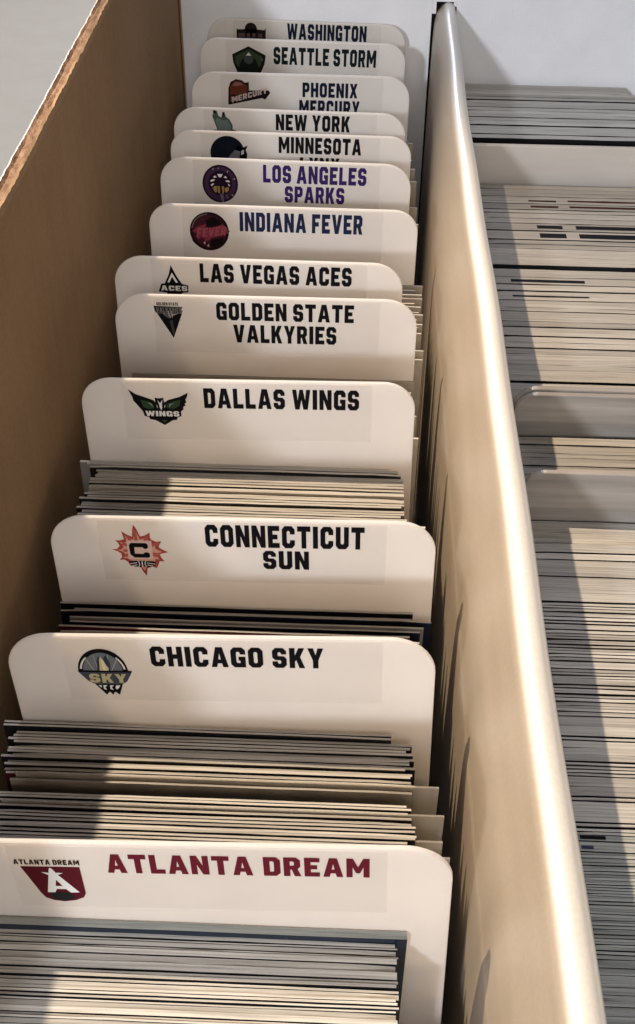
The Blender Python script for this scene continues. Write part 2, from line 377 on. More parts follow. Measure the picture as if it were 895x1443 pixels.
def flat(polys, y, V, F, FM, mi):
    """triangulated flat outlines facing -Y at depth y"""
    for loops in polys:
        vv = [[Vector((px, 0, pz)) for px, pz in lp] for lp in loops]
        base = len(V); pts = [p for lp in vv for p in lp]
        V += [(p.x, y, p.z) for p in pts]
        for t in tessellate_polygon([[Vector((p.x, p.z, 0)) for p in lp] for lp in vv]):
            a, b, c = (pts[i] for i in t)
            n = (b.x-a.x)*(c.z-a.z) - (b.z-a.z)*(c.x-a.x)
            F.append(tuple(base+i for i in (t if n > 0 else t[::-1]))); FM.append(mi)

# ------------------------------------------------------------------ emblems: layers in a unit box (u right, v down)
def ell(cu, cv, ru, rv, a0=0, a1=360, n=40): return [(cu+ru*math.cos(math.radians(a0+(a1-a0)*i/n)), cv-rv*math.sin(math.radians(a0+(a1-a0)*i/n))) for i in range(n + (0 if a1-a0 == 360 else 1))]
def px(pts, x0, x1, y0, y1): return [((x-x0)/(x1-x0), (y-y0)/(y1-y0)) for x, y in pts]
MAR = (0.085, 0.008, 0.014); WHT = (0.74, 0.72, 0.69); BLK = (0.012, 0.011, 0.013)
def bar(a, b, t):
    dx, dy = b[0]-a[0], b[1]-a[1]; L = math.hypot(dx, dy); nx, ny = -dy/L*t/2, dx/L*t/2
    return [(a[0]+nx, a[1]+ny), (b[0]+nx, b[1]+ny), (b[0]-nx, b[1]-ny), (a[0]-nx, a[1]-ny)]
E = {}
E['ATL'] = [(MAR, [[(0, 0), (1, 0), (1, .75), (.95, .87), (.80, .96), (.6, 1), (.42, .97), (.29, .89), (.23, .76)]]),
            ((.03, .034, .034), [ell(.59, .84, .21, .12)]),
            (WHT, [[(.475, .06), (.50, .02), (.53, .06), (.60, .22), (.90, .72), (.75, .73), (.68, .63), (.52, .63), (.48, .73), (.35, .73), (.44, .25)], [(.33, .15), (.46, .17), (.44, .23)], [(.70, .17), (.56, .16), (.60, .22)]]),
            (MAR, [[(.55, .36), (.635, .54), (.515, .54)]]),
            ('T', 'ATLANTA DREAM', -.09, 1.015, -.065, -.20, BLK)]
E['CHI'] = [(BLK, [ell(.463, .49, .463, .49, 0, 180)]),
            (WHT, [ell(.463, .49, .425, .42, 8, 48, 12) + ell(.463, .49, .39, .40, 8, 48, 12)[::-1], ell(.463, .49, .425, .42, 132, 172, 12) + ell(.463, .49, .39, .40, 132, 172, 12)[::-1]]),
            ((.15, .165, .18), [ell(.463, .49, .365, .41, 0, 180)]),
            ((.34, .34, .31), [bar((.30, .47), (.17, .18), .018), bar((.62, .47), (.77, .19), .018), bar((.38, .45), (.33, .12), .012), bar((.55, .45), (.6, .12), .012)]),
            ((.035, .045, .075), [[(.36, .48), (.38, .24), (.42, .15), (.45, .2), (.44, .48)], [(.54, .48), (.5, .2), (.56, .12), (.62, .3), (.6, .48)]]),
            ((.62, .50, .24), [[(.40, .48), (.42, .34), (.43, .22), (.46, .16), (.50, .22), (.54, .34), (.575, .40), (.57, .48)]]),
            ((.70, .64, .45), [[(.47, .48), (.46, .22), (.50, .24), (.53, .37), (.55, .48)]]),
            ((.050, .062, .075), [[(-.01, .475), (1.0, .475), (.88, .69), (.79, .745), (.25, .745), (.16, .69)]]),
            (BLK, [[(.0, .455), (1.0, .455), (.99, .49), (.01, .49)], [(.27, .745), (.79, .745), (.70, .99), (.63, .92), (.575, .99), (.52, .92), (.455, .99)]]),
            (WHT, [[(.33, .775), (.39, .775), (.385, .83)], [(.42, .775), (.50, .775), (.45, .82), (.475, .88), (.42, .86)], [(.545, .775), (.62, .775), (.57, .82), (.60, .88), (.54, .86)], [(.66, .775), (.74, .775), (.70, .84), (.66, .87), (.64, .83)], [(.6, .93), (.64, .96), (.6, .99)]]),
            ('T', 'SKY', .19, .88, .715, .52, (.46, .40, .24))]
star = px([(380, 60), (410, 110), (440, 190), (490, 180), (555, 145), (550, 190), (560, 222), (610, 245), (672, 240), (645, 285), (640, 310), (690, 340), (740, 360), (690, 372), (640, 385), (655, 430), (690, 465), (630, 465), (615, 500), (590, 545), (540, 530), (480, 550), (462, 637), (425, 590), (405, 540), (330, 530), (285, 525), (265, 480), (225, 455), (172, 460), (205, 425), (200, 385), (160, 360), (100, 342), (160, 335), (195, 300), (180, 265), (150, 235), (200, 240), (255, 222), (245, 180), (235, 135), (290, 170), (350, 195), (362, 110)], 100, 740, 60, 640)
cu, cv = .48, .50
E['CON'] = [((.36, .065, .045), [star]),
            ((.62, .33, .24), [[(cu+(u-cu)*.80, cv+(v_-cv)*.80) for u, v_ in star]]),
            ((.42, .10, .075), [bar((.20, .36), (.30, .40), .06), bar((.20, .50), (.31, .50), .05), bar((.22, .60), (.31, .57), .06), bar((.86, .34), (.68, .40), .06), bar((.84, .58), (.68, .56), .08), bar((.44, .10), (.455, .30), .06), bar((.30, .22), (.36, .31), .05), bar((.66, .22), (.60, .31), .05)]),
            ((.66, .46, .40), [[(.28, .30), (.72, .30), (.72, .66), (.28, .66)]]),
            (BLK, [px([(325, 260), (500, 260), (517, 280), (517, 310), (490, 327), (465, 322), (455, 308), (360, 308), (358, 380), (455, 382), (470, 365), (500, 362), (528, 375), (528, 412), (510, 425), (350, 425), (305, 390), (300, 285)], 100, 740, 60, 640)]),
            ((.035, .022, .03), [px([(272, 480), (300, 462), (560, 462), (588, 480), (565, 515), (520, 530), (340, 530), (295, 508)], 100, 740, 60, 640)]),
            (WHT, [bar((.29, .75), (.42, .73), .012), bar((.33, .79), (.42, .77), .012), bar((.60, .73), (.74, .75), .012), bar((.60, .77), (.70, .79), .012), ell(.435, .75, .035, .06, -80, 80, 10) + ell(.425, .75, .03, .055, -80, 80, 10)[::-1], ell(.59, .75, .035, .06, 100, 260, 10) + ell(.60, .75, .03, .055, 100, 260, 10)[::-1], bar((.513, .70), (.513, .81), .018)])]
E['DAL'] = [(BLK, [px([(105, 100), (190, 155), (300, 190), (385, 220), (400, 245), (398, 190), (445, 198), (496, 190), (502, 245), (545, 215), (680, 178), (780, 130), (765, 180), (745, 208), (757, 238), (735, 250), (742, 275), (715, 290), (715, 320), (685, 340), (685, 395), (637, 412), (632, 438), (580, 445), (485, 502), (385, 447), (325, 437), (310, 412), (262, 400), (250, 350), (205, 292), (182, 262), (152, 228), (145, 185)], 100, 785, 100, 500)]),
            ((.030, .060, .026), [px([(235, 215), (330, 235), (375, 265), (380, 310), (330, 320), (260, 300)], 100, 785, 100, 500), px([(520, 300), (535, 255), (620, 225), (690, 210), (670, 280), (600, 315)], 100, 785, 100, 500), px([(455, 445), (520, 440), (485, 480)], 100, 785, 100, 500)]),
            ((.25, .25, .22), [px([(310, 245), (355, 255), (375, 300), (345, 270)], 100, 785, 100, 500), px([(555, 300), (560, 258), (620, 250), (575, 268)], 100, 785, 100, 500)]),
            (WHT, [px([(428, 215), (455, 252), (485, 208), (474, 265), (474, 300), (463, 332), (447, 300), (442, 262)], 100, 785, 100, 500), px([(410, 265), (425, 290), (418, 305)], 100, 785, 100, 500), px([(512, 262), (505, 300), (498, 290)], 100, 785, 100, 500)]),
            ('T', 'WINGS', .26, .82, .745, .595, (.74, .72, .68))]
bb = (205, 680, 120, 600)
E['LVA'] = [(BLK, [px([(420, 95), (445, 150), (500, 260), (575, 375), (675, 398), (670, 500), (568, 515), (552, 560), (440, 610), (340, 560), (335, 515), (205, 502), (255, 380), (310, 375), (380, 240)], *bb)]),
            (WHT, [px([(430, 210), (518, 358), (482, 358), (430, 268), (384, 358), (352, 358)], *bb)]),
            ('T', 'ACES', .09, .95, .755, .595, WHT)]
bb = (145, 605, 670, 1235)
E['GSV'] = [(BLK, [px([(190, 845), (585, 845), (425, 1237)], *bb)]),
            ((.022, .02, .022), [px([(145, 730), (605, 740), (565, 790), (600, 795), (580, 842), (190, 842), (165, 820)], *bb)]),
            ((.10, .095, .09), [px([(290, 850), (440, 850), (430, 900), (370, 920), (300, 880)], *bb)]),
            ((.05, .042, .052), [px([(380, 960), (430, 950), (450, 1150), (425, 1190)], *bb)]),
            ((.36, .34, .31), [px([(360, 800), (380, 800), (385, 860), (405, 890), (395, 925), (385, 890), (365, 860)], *bb), px([(410, 800), (425, 800), (425, 850), (520, 850), (440, 875), (430, 915), (415, 860)], *bb), px([(288, 745), (298, 745), (308, 860), (300, 860)], *bb)]),
            ('T', 'VALKYRIES', .08, .96, .285, .135, (.16, .15, .14)),
            ('T', 'GOLDEN STATE', .11, .85, .085, .0, BLK)]
palm = (WHT, [[(.42, .24), (.58, .24), (.54, .31), (.50, .33), (.46, .31)], [(.31, .32), (.36, .28), (.41, .33), (.33, .345)], [(.60, .33), (.65, .28), (.70, .335), (.66, .345)], [(.22, .43), (.27, .385), (.36, .39), (.33, .42), (.24, .455)], [(.66, .40), (.74, .40), (.78, .44), (.73, .45), (.65, .425)], [(.23, .53), (.29, .49), (.33, .50), (.26, .57)], [(.72, .48), (.78, .53), (.74, .56)]])
E['LAS'] = [((.030, .012, .038), [ell(.5, .5, .5, .5)]), ((.055, .022, .058), [ell(.5, .5, .45, .45) , ]), ((.030, .012, .038), [ell(.5, .48, .33, .33)]), palm,
            ((.33, .21, .065), [[(.28, .62), (.34, .56), (.40, .56), (.41, .72), (.35, .73)], [(.42, .56), (.48, .56), (.49, .75), (.44, .74)], [(.54, .56), (.60, .56), (.59, .76), (.56, .76)], [(.62, .60), (.74, .58), (.74, .66), (.68, .72), (.63, .72)]]),
            ((.16, .10, .17), [[(.48, .76), (.58, .78), (.6, .98), (.54, .99)], [(.64, .76), (.68, .78), (.73, .88), (.70, .90)]]),
            ((.42, .38, .42), [bar((.70, .19), (.73, .14), .02), bar((.87, .37), (.92, .34), .02), bar((.82, .77), (.86, .81), .02), bar((.29, .13), (.33, .09), .015), bar((.45, .11), (.46, .07), .015)])]
E['IND'] = [((.028, .010, .015), [ell(.49, .5, .49, .5), [(.93, .38), (1.0, .48), (.92, .62)], [(.03, .72), (.12, .84), (.2, .8)]]),
            ((.17, .14, .13), [ell(.49, .5, .45, .46, 95, 170, 16) + ell(.49, .5, .43, .44, 95, 170, 16)[::-1]]),
            ((.050, .010, .018), [ell(.49, .5, .42, .43)]),
            ((.014, .008, .010), [[(.40, .22), (.60, .10), (.78, .22), (.80, .32), (.55, .42), (.45, .38)], [(.52, .72), (.85, .64), (.80, .80), (.58, .92), (.50, .86)]]),
            ((.20, .030, .050), [[(.06, .50), (.20, .38), (.34, .33), (.42, .30), (.38, .42), (.44, .44), (.84, .30), (.97, .44), (.95, .54), (.86, .56), (.55, .66), (.44, .76), (.36, .72), (.40, .58), (.34, .70), (.28, .62), (.24, .72), (.16, .66), (.20, .56)]]),
            ('TS', 'FEVER', .16, .90, .66, .42, (.27, .06, .085), .15, .10),
            ((.55, .42, .42), [[(.33, .80), (.38, .74), (.37, .84)], [(.42, .88), (.46, .82), (.47, .90)]])]
E['WAS'] = [((.030, .018, .022), [ell(.49, .28, .21, .28), [(.0, .26), (.05, .30), (.30, .28), (.70, .28), (.95, .30), (1, .22), (1, .95), (0, .95)]]),
            ((.085, .058, .05), [[(.06, .46), (.28, .46), (.28, .62), (.06, .62)], [(.36, .44), (.46, .44), (.46, .62), (.36, .62)], [(.54, .44), (.64, .44), (.64, .62), (.54, .62)], [(.74, .46), (.88, .46), (.88, .62), (.74, .62)]])]
E['SEA'] = [((.012, .020, .014), [[(.49, 0), (1, .28), (.97, .55), (.82, .95), (.18, .95), (.03, .55), (.0, .28)]]),
            ((.035, .05, .028), [[(.49, .10), (.90, .33), (.86, .60), (.80, .70), (.70, .42), (.55, .28), (.43, .28), (.30, .42), (.18, .70), (.1, .55), (.08, .33)]]),
            ((.045, .055, .045), [ell(.49, .42, .14, .16)]),
            ((.60, .60, .55), [[(.49, .20), (.57, .30), (.41, .30)]]), ((.10, .11, .04), [[(.86, .36), (.92, .40), (.88, .5)]])]
bb = (222, 655, 630, 888)
E['PHX'] = [((.022, .012, .012), [px([(225, 888), (232, 720), (255, 660), (310, 630), (370, 640), (400, 665), (440, 655), (440, 740), (640, 735), (655, 760), (605, 828), (570, 815), (240, 888)], *bb)]),
            ((.115, .028, .014), [px([(245, 790), (250, 700), (300, 648), (365, 655), (395, 680), (425, 690), (425, 760), (400, 780)], *bb)]),
            ((.22, .10, .075), [px([(270, 690), (310, 655), (360, 662), (385, 685), (300, 700)], *bb), px([(250, 860), (255, 800), (340, 810), (330, 845)], *bb)]),
            ('TS', 'MERCURY', .10, .93, .92, .70, (.50, .40, .36), .0, -.30)]
E['NYL'] = [((.06, .095, .085), [[(.28, .80), (.16, .40), (.10, .22), (.18, .0), (.27, .05), (.30, .20), (.40, .26), (.44, .08), (.50, .05), (.54, .22), (.66, .32), (.76, .52), (.76, .85)]]),
            ((.13, .17, .155), [[(.30, .74), (.20, .36), (.26, .28), (.46, .36), (.60, .34), (.70, .56), (.70, .76), (.50, .80)]]),
            ((.02, .03, .03), [[(.13, .0), (.24, .02), (.22, .12), (.14, .14)], [(.43, .08), (.50, .05), (.53, .20), (.45, .24)]]),
            ((.10, .045, .02), [[(.0, .78), (.2, .70), (.5, .74), (.8, .68), (1.0, .80), (1.0, .95), (0, .95)]])]
E['MIN'] = [((.010, .016, .030), [ell(.46, .5, .46, .5), [(.72, .26), (.84, .34), (1.0, .26), (.95, .40), (.99, .52), (.96, .80), (.60, .80)]]),
            ((.14, .13, .15), [[(.52, .56), (.66, .40), (.80, .44), (.78, .62), (.60, .72), (.45, .68)]]),
            ((.50, .52, .54), [[(.83, .42), (.90, .38), (.90, .50), (.82, .55)]])]

# ------------------------------------------------------------------ index dividers
T_STD = (0.011, 0.010, 0.013); T_NAVY = (0.012, 0.016, 0.04); T_PUR = (0.032, 0.014, 0.085); T_MAR = (0.115, 0.010, 0.020)
DIV = [
 ('WAS', 412.34, -17.79, -.0152, [('WASHINGTON', -6.40, 20.00, -.83, -5.99)], (-23.22, -13.50, -1.05, -8.70), T_NAVY, 'white divider titled for Washington with a dark domed building crest, farthest back'),
 ('SEA', 393.13, -18.11, -.0133, [('SEATTLE STORM', -9.33, 23.57, -2.10, -7.62)], (-22.65, -11.87, -2.20, -11.98), (0.010, .020, .022), 'white divider titled for Seattle with a dark green pointed crest'),
 ('PHX', 363.53, -17.45, -.0027, [('PHOENIX', .64, 17.23, -2.33, -6.76), ('MERCURY', -.33, 18.04, -7.67, -12.36)], (-22.06, -9.14, -1.84, -9.65), T_NAVY, 'white divider titled for Phoenix with a rust brown slanted crest'),
 ('NYL', 335.09, -19.18, -.0087, [('NEW YORK', -3.85, 17.16, -1.04, -5.70)], (-22.74, -14.05, -.43, -8.51), T_STD, 'white divider titled for New York with a grey green crest half hidden'),
 ('MIN', 318.79, -17.96, -.0071, [('MINNESOTA', -3.24, 19.32, -.85, -5.47), ('LYNX', 2.58, 13.53, -6.49, -11.01)], (-22.01, -11.75, -1.08, -10.85), T_STD, 'white divider titled for Minnesota with a midnight blue round eared crest'),
 ('LAS', 300.95, -18.35, -.0112, [('LOS ANGELES', -5.84, 21.26, -1.13, -6.03), ('SPARKS', -.11, 15.66, -6.82, -11.43)], (-21.84, -12.45, -1.59, -12.12), T_PUR, 'white divider with purple Los Angeles title and round purple palm crest'),
 ('IND', 273.80, -17.35, -.0039, [('INDIANA FEVER', -10.65, 19.50, -1.43, -6.51)], (-23.01, -13.18, -1.68, -11.99), (0.012, .017, .05), 'white divider with navy Indiana title and round dark red crest'),
 ('LVA', 246.71, -21.43, -.0043, [('LAS VEGAS ACES', -13.27, 21.30, -1.10, -5.87)], (-23.01, -15.98, -2.15, -10.30), T_STD, 'white divider titled for Las Vegas with a black spire crest, shifted left'),
 ('GSV', 230.10, -18.66, .0050, [('GOLDEN STATE', -10.62, 19.25, -1.31, -5.70), ('VALKYRIES', -7.10, 15.52, -6.78, -11.29)], (-24.24, -17.85, -1.58, -10.49), T_STD, 'white divider titled Golden State with a black downward triangle crest'),
 ('DAL', 197.56, -19.97, .0159, [('DALLAS WINGS', -8.55, 22.01, -1.64, -6.34)], (-23.46, -11.51, -2.15, -10.59), T_STD, 'white divider titled for Dallas with a black spread wing crest'),
 ('CON', 155.66, -17.46, .0171, [('CONNECTICUT', -6.18, 20.86, -.97, -5.91), ('SUN', 3.51, 11.40, -6.60, -10.79)], (-22.49, -12.79, -1.28, -13.00), T_STD, 'white divider titled for Connecticut with a red orange sunburst crest'),
 ('CHI', 128.08, -18.61, .0311, [('CHICAGO SKY', -10.54, 15.94, -1.83, -6.19)], (-22.14, -13.72, -2.50, -12.76), T_STD, 'white divider titled for Chicago with a skyline dome and net crest'),
 ('ATL', 91.25, -17.79, .0337, [('ATLANTA DREAM', -11.81, 22.27, -1.88, -5.96)], (-23.26, -15.44, -4.85, -12.76), T_MAR, 'white divider with maroon Atlanta title and maroon shield crest, nearest the viewer'),
]
TH_P = 0.9
def round_rect(hw, H, r, n=10):
    pts = [(-hw, 0), (hw, 0)]
    pts += [(hw-r+r*math.cos(a), H-r+r*math.sin(a)) for a in [math.pi/2*i/n for i in range(n+1)]]
    pts += [(-hw+r+r*math.cos(a), H-r+r*math.sin(a)) for a in [math.pi/2+math.pi/2*i/n for i in range(n+1)]]
    return pts
def plate(name, pts, t, mt, parent=None, loc=(0, 0, 0), bev=0.28):
    """flat plate with softened rim; front face at y = 0, back at y = t"""
    n = len(pts); cx = sum(p[0] for p in pts)/n; cz = sum(p[1] for p in pts)/n
    def inset(d):
        out = []
        for i in range(n):
            a, b, c = pts[i-1], pts[i], pts[(i+1) % n]
            e1 = Vector((b[0]-a[0], b[1]-a[1])).normalized(); e2 = Vector((c[0]-b[0], c[1]-b[1])).normalized()
            nn = Vector((-(e1.y+e2.y), e1.x+e2.x)).normalized(); k = max(0.5, nn.dot(Vector((-e1.y, e1.x))))
            out.append((b[0]+nn.x*d/k, b[1]+nn.y*d/k))
        return out
    rings = [(bev, 0), (bev*0.3, bev*0.3), (0, bev), (0, t-bev), (bev*0.3, t-bev*0.3), (bev, t)]
    V = []; F = []
    for d, y in rings: V += [(x, y, z) for x, z in inset(d)]
    for k in range(len(rings)-1):
        for i in range(n):
            j = (i+1) % n; F.append((k*n+i, (k+1)*n+i, (k+1)*n+j, k*n+j))
    F.append(tuple(range(n))); F.append(tuple((len(rings)-1)*n + i for i in reversed(range(n))))
    o = mesh_obj(name, V, F, [mt], parent, loc)
    # consistent outward normals
    bm = bmesh.new(); bm.from_mesh(o.data); bmesh.ops.recalc_face_normals(bm, faces=bm.faces); bm.to_mesh(o.data); bm.free()
    return o
POS = {}
for code, s, x, tilt, lines, eb, tc, label in DIV:
    POS[code] = (s, x)
    a = math.atan(tilt); Hh = 109.0 - 33.0*abs(tilt)
    root = empty('index_divider', (x + 108*tilt, s, FLOOR + 33.0*abs(math.sin(a))))
    root.rotation_euler = (0, -a, 0)
    tag(root, label, 'divider', 'titled dividers standing in the left row')
    plate('panel', round_rect(33, Hh, 6.6 + random.Random(code).uniform(-.7, .6)), TH_P, M_plastic, root)
    rs = random.Random(code)
    dx = rs.uniform(-.3, .3)
    st = [(-24.4+dx, Hh-14.0), (24.6+dx, Hh-14.0), (24.6+dx, Hh-.5), (-24.4+dx, Hh-.5)]
    lab = plate('label_sticker', st, 0.06, M_sticker, root, (0, -0.07, 0), bev=0.015)
    for t, x0, x1, z1, z0 in lines:
        V = []; F = []; FM = []
        flat(text_polys(t, x0, x1, Hh+z0, Hh+z1), -0.03, V, F, FM, 0)
        mesh_obj('lettering', V, F, [ink(tc)], lab, fmat=FM)
    V = []; F = []; FM = []; ms = []
    u0, u1, v1, v0 = eb
    def U(u, v): return (u0+(u1-u0)*u, Hh + v1 + (v0-v1)*v)
    for k, L in enumerate(E[code]):
        yk = -0.025 - 0.018*k
        if L[0] in ('T', 'TS'):
            a0 = U(L[2], L[4]); a1 = U(L[3], L[5]); c = L[6]
            pl = text_polys(L[1], a0[0], a1[0], a0[1], a1[1], L[7] if len(L) > 7 else 0, -L[8] if len(L) > 8 and L[8] < 0 else (L[8] if len(L) > 8 else 0))
        else:
            c = L[0]; pl = [[[U(*q) for q in lp]] for lp in L[1]]
        ms.append(ink(c)); flat(pl, yk, V, F, FM, len(ms)-1)
    mesh_obj('emblem', V, F, ms, lab, fmat=FM)

# ------------------------------------------------------------------ cards
_cm = {}
q2 = random.Random(5)
def card(name, x0, x1, s_front, t, ztop, label, group, em=M_edge, fmt=M_face, rot=0.0, tip=0.0):
    """one upright card: top edge at ztop (0 = divider tops), front face at s_front, thickness t"""
    vr = q2.randrange(5)
    key = (round(x1-x0, 2), round(t, 2), round(109+ztop, 2), em.name, fmt.name, vr)
    if key not in _cm:
        NS = 12; bow = (-.10, .07, -.04, .12, 0)[vr] * min(1, max(.25, 1-t/2.5)); v = []; f = []; fi = []; H = 109+ztop
        for i in range(NS+1):
            u = 2*i/NS-1; xx = u*(x1-x0)/2; yy = bow*(1-u*u); zz = H + q2.uniform(-.07, .03) - (.25 if i in (0, NS) and vr == 2 else 0)
            v += [(xx, yy, 0), (xx, yy+t, 0), (xx, yy+t, zz), (xx, yy, zz)]
        for i in range(NS):
            a, b = 4*i, 4*i+4
            f += [(a, b, b+3, a+3), (a+1, a+2, b+2, b+1), (a+3, b+3, b+2, a+2), (a, a+1, b+1, b)]; fi += [1, 1, 0, 0]
        f += [(0, 3, 2, 1), (4*NS, 4*NS+1, 4*NS+2, 4*NS+3)]; fi += [0, 0]
        me = bpy.data.meshes.new(name); me.from_pydata([(a*MM, b*MM, c*MM) for a, b, c in v], [], f)
        me.materials.append(em); me.materials.append(fmt)
        for p, i in zip(me.polygons, fi): p.material_index = i
        _cm[key] = me
    o = bpy.data.objects.new(name, _cm[key]); col.objects.link(o)
    o.location = Vector(((x0+x1)/2, s_front, FLOOR))*MM
    o.rotation_euler = (0, tip, rot)
    tag(o, label, 'card', group)
    return o
def sleeve(x0, x1, s, ztop, label, group='clear sleeves sticking out beside the cards'):
    v, f = box_geo(-(x1-x0)/2, (x1-x0)/2, 0, 0.35, 0, 109+ztop)
    o = mesh_obj('card_sleeve', v, f, [M_sleeve], None, ((x0+x1)/2, s, FLOOR))
    return tag(o, label, 'sleeve', group)

q = random.Random(21)
def Q(v, st=0.1): return round(v/st)*st
# --- pack before the Atlanta divider (nearest, bottom of the picture)
g = 'cards packed in front of the Atlanta divider'
lab = 'trading card on edge packed in front of the maroon titled Atlanta divider'
card('trading_card', -54.5, 10.2, 89.85, 1.2, -17.4, 'taller card with dark blue face right in front of the Atlanta divider', g, M_edge_g, F_TEAL)
bnd = [(89.2, .12), (88.9, .12), (88.15, .35), (87.65, .1), (86.75, .15), (85.6, .03), (84.5, .15), (83.9, .08), (83.35, .28), (82.7, .12), (81.9, .03), (81.45, .16), (80.95, .22), (80.45, .14), (80.05, .14), (79.1, .06), (78.25, .16), (77.85, .14), (77.4, .1), (76.6, .06), (75.7, .12)]
prev = 89.75
for b, gp in bnd:
    t = max(0.2, Q(prev - b, .05)); dx = q.uniform(-.25, .25)
    card('trading_card', -54.7+Q(dx), 8.8+Q(dx), b, t, -18.3 - Q(q.uniform(0, .35)), lab, g, fmt=F_BLACK)
    prev = b - gp
# --- pack before the Chicago divider
g = 'cards packed in front of the Chicago divider'
lab = 'trading card on edge packed between the Chicago and Atlanta dividers'
C = [126.9, 126.2, 125.4, 124.75, 124.0, 123.35, 122.7, 122.1, 121.5, 120.9, 120.3, 119.6, 118.95, 118.25]
for i, s in enumerate(C):
    dx = q.uniform(-.8, .8)
    if i < 2: card('trading_card', -53.6, 8.5, s, .4, -19.7, 'thin card with dark face standing just before the Chicago divider', g, fmt=F_BLACK, rot=math.radians(-.25))
    else: card('trading_card', -51.8+Q(dx), 11.4+Q(dx), s, .48, -20 - Q(q.uniform(0, .5)), lab, g, fmt=F_BLACK)
card('trading_card', -51.2, 12.0, 117.35, .4, -20.0, 'card with dark maroon face in the middle of the pack behind the Atlanta divider', g, fmt=F_MAROON)
sleeve(-49.5, 15.7, 116.9, -19.7, 'clear sleeve sticking out right of the cards, nearest the Chicago divider')
card('trading_card', -50.3, 11.6, 116.2, .4, -20.4, 'card with pale tan face in the middle of the pack behind the Atlanta divider', g, fmt=F_TAN)
C2 = [(113.55, .4), (112.9, .4), (112.3, .4), (111.2, .42), (110.45, .42), (109.8, .42), (109.1, .42), (108.4, .42), (107.75, .42), (107.1, .42), (106.45, .4), (105.85, .4), (105.3, .4), (104.7, .45), (104.1, .45), (101.5, .5), (98.0, .5), (94.5, .5)]
for i, (s, t) in enumerate(C2):
    dx = q.uniform(-.9, .9)
    card('trading_card', -52.4+Q(dx), 11.2+Q(dx)+(1.0 if i in (4, 5) else 0), s, t, -20 - Q(q.uniform(0, .45)), lab, g, fmt=F_BLACK, rot=math.radians(q.uniform(-.05, .2)))
sleeve(-50.5, 16.3, 111.75, -19.8, 'clear sleeve sticking out right of the cards, in the middle of the pack')
sleeve(-49.0, 16.0, 108.0, -21.0, 'clear sleeve sticking out right of the cards, third from the Chicago divider')
sleeve(-48.0, 17.0, 105.6, -21.5, 'clear sleeve sticking out right of the cards, nearest the Atlanta divider')
# --- pack before the Connecticut divider
g = 'cards packed in front of the Connecticut divider'
lab = 'dark faced card standing loosely between the Connecticut and Chicago dividers'
for i, (s, x0, x1, z, fm) in enumerate([(154.9, -50.2, 12.6, -19.9, F_BLACK), (153.9, -47.6, 12.4, -20.4, F_GREY), (153.0, -49.8, 15.8, -19.8, F_NAVY), (151.5, -47.9, 14.4, -20, F_GREY), (150.9, -47.8, 13.8, -20.5, F_NAVY), (149.2, -49.4, 11.9, -20, F_MAROON), (148.3, -49, 13.6, -20.2, F_TAN), (147.2, -49, 13.6, -20.3, F_MAROON)]):
    card('trading_card', x0, x1, s, .42, z, lab, g, fmt=fm, rot=math.radians(q.uniform(-.1, .1)))
for s in (143, 138, 133):
    card('trading_card', -49.5+Q(q.uniform(-1, 1)), 13.5, s, .42, -20.2, lab, g, fmt=F_BLACK)
# --- pack before the Dallas divider
g = 'cards packed in front of the Dallas divider'
lab = 'trading card on edge packed between the Dallas and Connecticut dividers'
s = 196.6
xl = -54.6
for i in range(26):
    pit = q.choice([.62, .68, .72, .78]) if i < 9 else q.choice([.78, .9, .95])
    if i < 3: x0 = [-54.6, -53.0, -52.4][i]
    elif i < 8: x0 = -50.7+q.uniform(-.3, .5)
    else: x0 = -51.8 + q.uniform(-.9, .7)
    x1 = min(x0+63.5, 12.3 if i > 18 else 11.6)
    if i in (21, 23): x1 = 15.6
    card('trading_card', Q(x0), Q(x1), s, .6, -20.1 - Q(q.uniform(0, .5)) - (0.6 if 3 <= i < 6 else 0), lab, g, fmt=q.choice([F_BLACK, F_GREY, F_TAN]) if i != 20 else F_NAVY, rot=math.radians(q.uniform(-.12, .12)))
    s -= pit
for k in range(3):
    card('trading_card', -51.3, 12.2, s-1.2-k*5.0, .5, -20.4, lab, g, fmt=F_BLACK)
# --- packs before the other dividers (only slivers show beside and above the dividers)
def smallpack(back, front, n, x0, label, group, ex=None):
    sb = POS[back][0]; sf = POS[front][0] + TH_P
    for k in range(n):
        sp = sb - 0.62 - (sb-sf-1.6)*k/n
        e = (ex or {}).get(k)
        a, b = (e if e else (x0+q.uniform(-.6, .6), x0+63.5+q.uniform(-.6, .6)))
        card('trading_card', Q(a), Q(b), sp, .5, -20 - Q(q.uniform(0, .5)), label, group, fmt=F_TAN if e or k == 0 else q.choice([F_TAN, F_GREY]))
smallpack('GSV', 'DAL', 7, -50, 'trading card on edge hidden between the Golden State and Dallas dividers', 'cards packed behind the Dallas divider', {0: (-49, 14.6), 3: (-48.7, 14.8), 5: (-48.5, 15)})
smallpack('LVA', 'GSV', 4, -50, 'trading card on edge hidden between the Las Vegas and Golden State dividers', 'cards packed behind the Golden State divider', {1: (-48, 17.1), 2: (-47, 16.8)})
smallpack('IND', 'LVA', 12, -47.5, 'trading card on edge showing at the right between the Indiana and Las Vegas dividers', 'cards packed behind the Las Vegas divider', {0: (-46, 17.8), 2: (-46, 17.4), 3: (-47, 17.5), 5: (-46.3, 17.0), 7: (-46, 17.4), 9: (-46, 17.2), 11: (-46.5, 16.8)})
smallpack('LAS', 'IND', 3, -49, 'trading card on edge hidden between the Los Angeles and Indiana dividers', 'cards packed behind the Indiana divider', {0: (-48, 16.2)})
smallpack('MIN', 'LAS', 3, -48, 'trading card on edge hidden between the Minnesota and Los Angeles dividers', 'cards packed behind the Los Angeles divider', {0: (-46, 17.6), 2: (-46, 17.6)})
